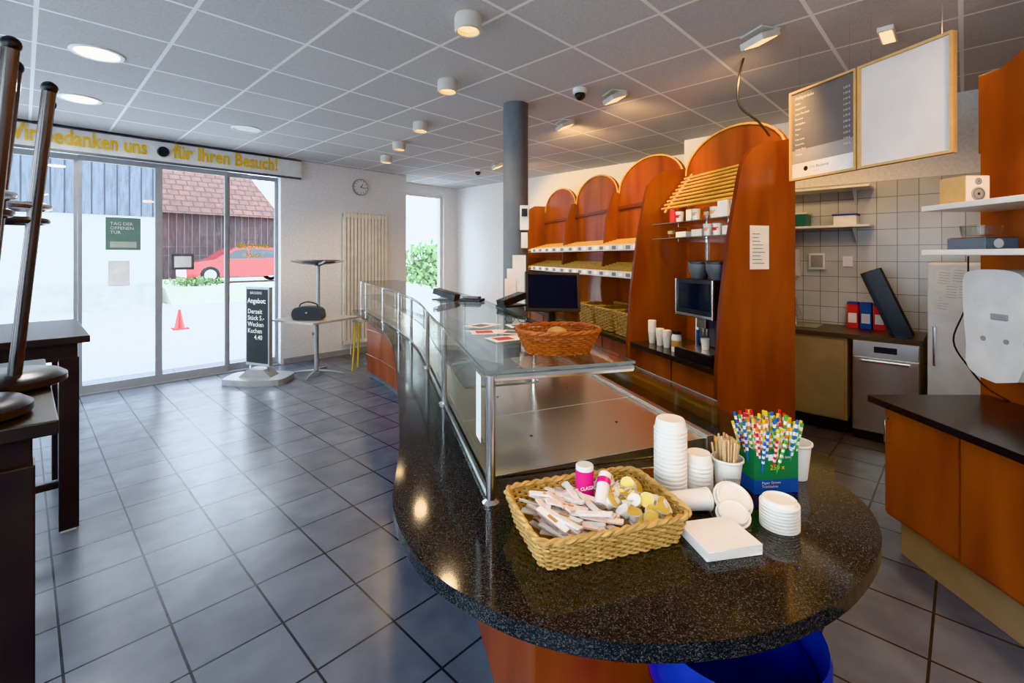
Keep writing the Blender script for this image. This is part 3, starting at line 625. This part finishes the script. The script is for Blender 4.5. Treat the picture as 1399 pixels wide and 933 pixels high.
b.lathe([(.03,1.42),(.12,1.47),(.28,1.49),(.28,1.50),(0,1.50)],DKALU,caps=False,seg=4); b.done()
b=B('handbag',KA); b.M=T(-2.58,5.98,.742)
b.extr(catmull([(-.17,0.01),(-.19,.08),(-.15,.155),(0,.175),(.15,.155),(.19,.08),(.17,0.01),(0,.0),(-.17,0.01)],3)[:-1],'y',-.07,.07,BLACK,smooth=True); b.sweep(catmull([(-.12,0,.14),(-.10,0,.2),(0,-.02,.23),(.10,0,.2),(.12,0,.14)],4),.009,BLACK); b.box(-.012,.012,-.074,-.07,.09,.105,BRASS); b.done(.003)
b=B('radiator')
for i in range(13): x=3.47+i*.06; b.box(x,x+.045,6.97,7.02,.16,2.24,CREAM)
for z in (.17,2.16): b.box(3.47,4.235,6.975,7.04,z,z+.06,CREAM)
for x in (3.6,4.1): b.sweep([(x,7.0,0),(x,7.0,.17)],.012,CREAM)
b.done(.008)
b=B('wall_clock'); b.M=T(3.78,7.045,2.66)@RX(math.pi/2)
b.lathe([(.13,0),(.13,.035),(.12,.04),(.118,.03)],ALU,seg=40,caps=False); b.lathe([(0,.03),(.118,.03)],PAPER,seg=40,caps=False); M0=b.M
for i in range(12): b.M=M0@RZ(i*math.pi/6); b.box(-.004,.004,.09,.11,.031,.032,BLACK)
b.M=M0@RZ(-.6); b.box(-.005,.005,-.01,.065,.032,.034,BLACK); b.M=M0@RZ(-1.75); b.box(-.004,.004,-.01,.09,.034,.036,BLACK); b.done()
b=B('wall_socket'); b.box(2.98,3.06,7.035,7.049,.35,.43,WHITE); b.box(3.0,3.04,7.03,7.035,.37,.41,PGREY); b.done()
b=B('yellow_stool',KA)
for dx,dy in ((-.12,-.1),(.12,-.1),(-.12,.12),(.12,.12)): b.sweep([(-2.03+dx*.7,6.45+dy*.7,.66),(-2.03+dx,6.45+dy,0)],.013,YPL,seg=8)
b.box(-2.15,-1.91,6.35,6.55,.66,.69,TOPM); b.done(.004)

# ---------------------------------------------------------------- ceiling fixtures
def lamp(kind,name,loc,energy,col,size=.1,spot=2.2,aim=None):
    L=bpy.data.lights.new(name,kind); L.energy=energy; L.color=col
    if kind=='SPOT': L.spot_size=spot; L.spot_blend=.6; L.shadow_soft_size=size
    elif kind=='AREA': L.shape='DISK'; L.size=size
    else: L.shadow_soft_size=size
    o=bpy.data.objects.new(name,L); bpy.context.collection.objects.link(o); o.location=loc
    if aim: o.rotation_euler=(Vector(aim)-Vector(loc)).to_track_quat('-Z','Y').to_euler()
    return o
WC=(1,.68,.36)
for X,D in ((-.256,2.75),(-.514,3.76),(-.96,4.95),(-1.39,5.8),(-1.76,6.6)):
    x,y=k2w(X,D); b=B('ceiling_downlight'); b.M=T(x,y,CH)
    b.lathe([(.075,-.001),(.08,-.02),(.08,-.085),(.07,-.095),(.062,-.09),(.055,-.05)],LAMPH,seg=28,caps=False); b.lathe([(0,-.07),(.055,-.07)],WARM,seg=24,caps=False); b.done()
    lamp('SPOT','downlight_bulb',(x,y,CH-.10),36,WC,.05,2.4)
for X,D in ((-2.86,3.25),(-3.84,4.19),(-2.92,5.18)):
    x,y=k2w(X,D); b=B('recessed_light'); b.M=T(x,y,CH); b.lathe([(.15,-.001),(.15,-.008),(.125,-.01),(.12,-.003)],WHITE,seg=32,caps=False); b.lathe([(0,-.004),(.12,-.004)],COOL if D<5 else LAMPH,seg=32,caps=False); b.done()
    if D<5: lamp('AREA','recessed_bulb',(x,y,CH-.02),18,(1,.96,.90),.22)
for x,y,e,c in ((.3,-.5,18,(1,.84,.66)),(2.2,-.6,34,(1,.60,.30)),(-.9,-1.2,14,(1,.88,.74))):  # extra downlights out of view, added as fill for the room
    b=B('recessed_light'); b.M=T(x,y,CH); b.lathe([(.15,-.001),(.15,-.008),(.125,-.01),(.12,-.003)],WHITE,seg=32,caps=False); b.lathe([(0,-.004),(.12,-.004)],COOL,seg=32,caps=False); b.done()
    lamp('AREA','recessed_bulb',(x,y,CH-.02),e,c,.22)
for X,D,aim,e in ((.88,4.04,(2.7,4.4),110),(.55,4.9,(2.7,5.6),110),(-.22,7.1,(2.7,6.9),90),(1.55,2.95,(2.75,3.3),65)):
    x,y=k2w(X,D); b=B('ceiling_spotlight'); b.M=T(x,y,CH)@RZ(CA)
    b.box(-.07,.07,-.09,.09,-.012,-.001,LAMPH); b.M=b.M@T(0,0,-.045)@RY(-.35); b.box(-.07,.07,-.09,.09,-.02,.02,LAMPH); b.box(-.058,.058,-.075,.075,-.0215,-.02,WARM); b.done(.003)
    ax,ay=(RZ(CA)@Vector((aim[0],aim[1],0)))[:2]
    lamp('SPOT','spotlight_bulb',(x,y,CH-.09),e,(1,.60,.23),.06,2.1,(ax,ay,2.05))
for X,D in ((2.35,2.95),(2.9,3.6)):
    x,y=k2w(X,D); b=B('ceiling_spotlight'); b.M=T(x,y,CH); b.box(-.12,.12,-.04,.04,-.03,-.001,WHITE); b.box(-.10,.10,-.03,.03,-.033,-.03,WARM); b.done(.003)
    lamp('SPOT','kitchen_bulb',(x,y,CH-.06),24,(1,.62,.30),.06,2.6)
for X,D in ((.57,3.95),(-.55,7.6)):
    x,y=k2w(X,D); b=B('dome_camera'); b.M=T(x,y,CH); b.lathe([(.06,-.001),(.06,-.03),(.05,-.04)],WHITE); b.sphere((0,0,-.05),.045,BLACK); b.done()

# ---------------------------------------------------------------- world, camera
w=bpy.data.worlds.new('World'); bpy.context.scene.world=w; w.use_nodes=True
w.node_tree.nodes['Background'].inputs[0].default_value=(.76,.88,1,1); w.node_tree.nodes['Background'].inputs[1].default_value=7.5
cd=bpy.data.cameras.new('Camera'); cam=bpy.data.objects.new('Camera',cd); bpy.context.collection.objects.link(cam)
cam.location=(0,0,1.55); cam.rotation_euler=(math.pi/2,0,KA); cd.sensor_width=36; cd.sensor_fit='HORIZONTAL'; cd.lens=36*644/1399; cd.shift_y=-(466.5-350)/1399; cd.clip_start=.03; cd.clip_end=200
sc=bpy.context.scene; sc.camera=cam
sc.view_settings.view_transform='Khronos PBR Neutral'; sc.view_settings.look='None'; sc.view_settings.exposure=-0.1; sc.view_settings.gamma=1.13
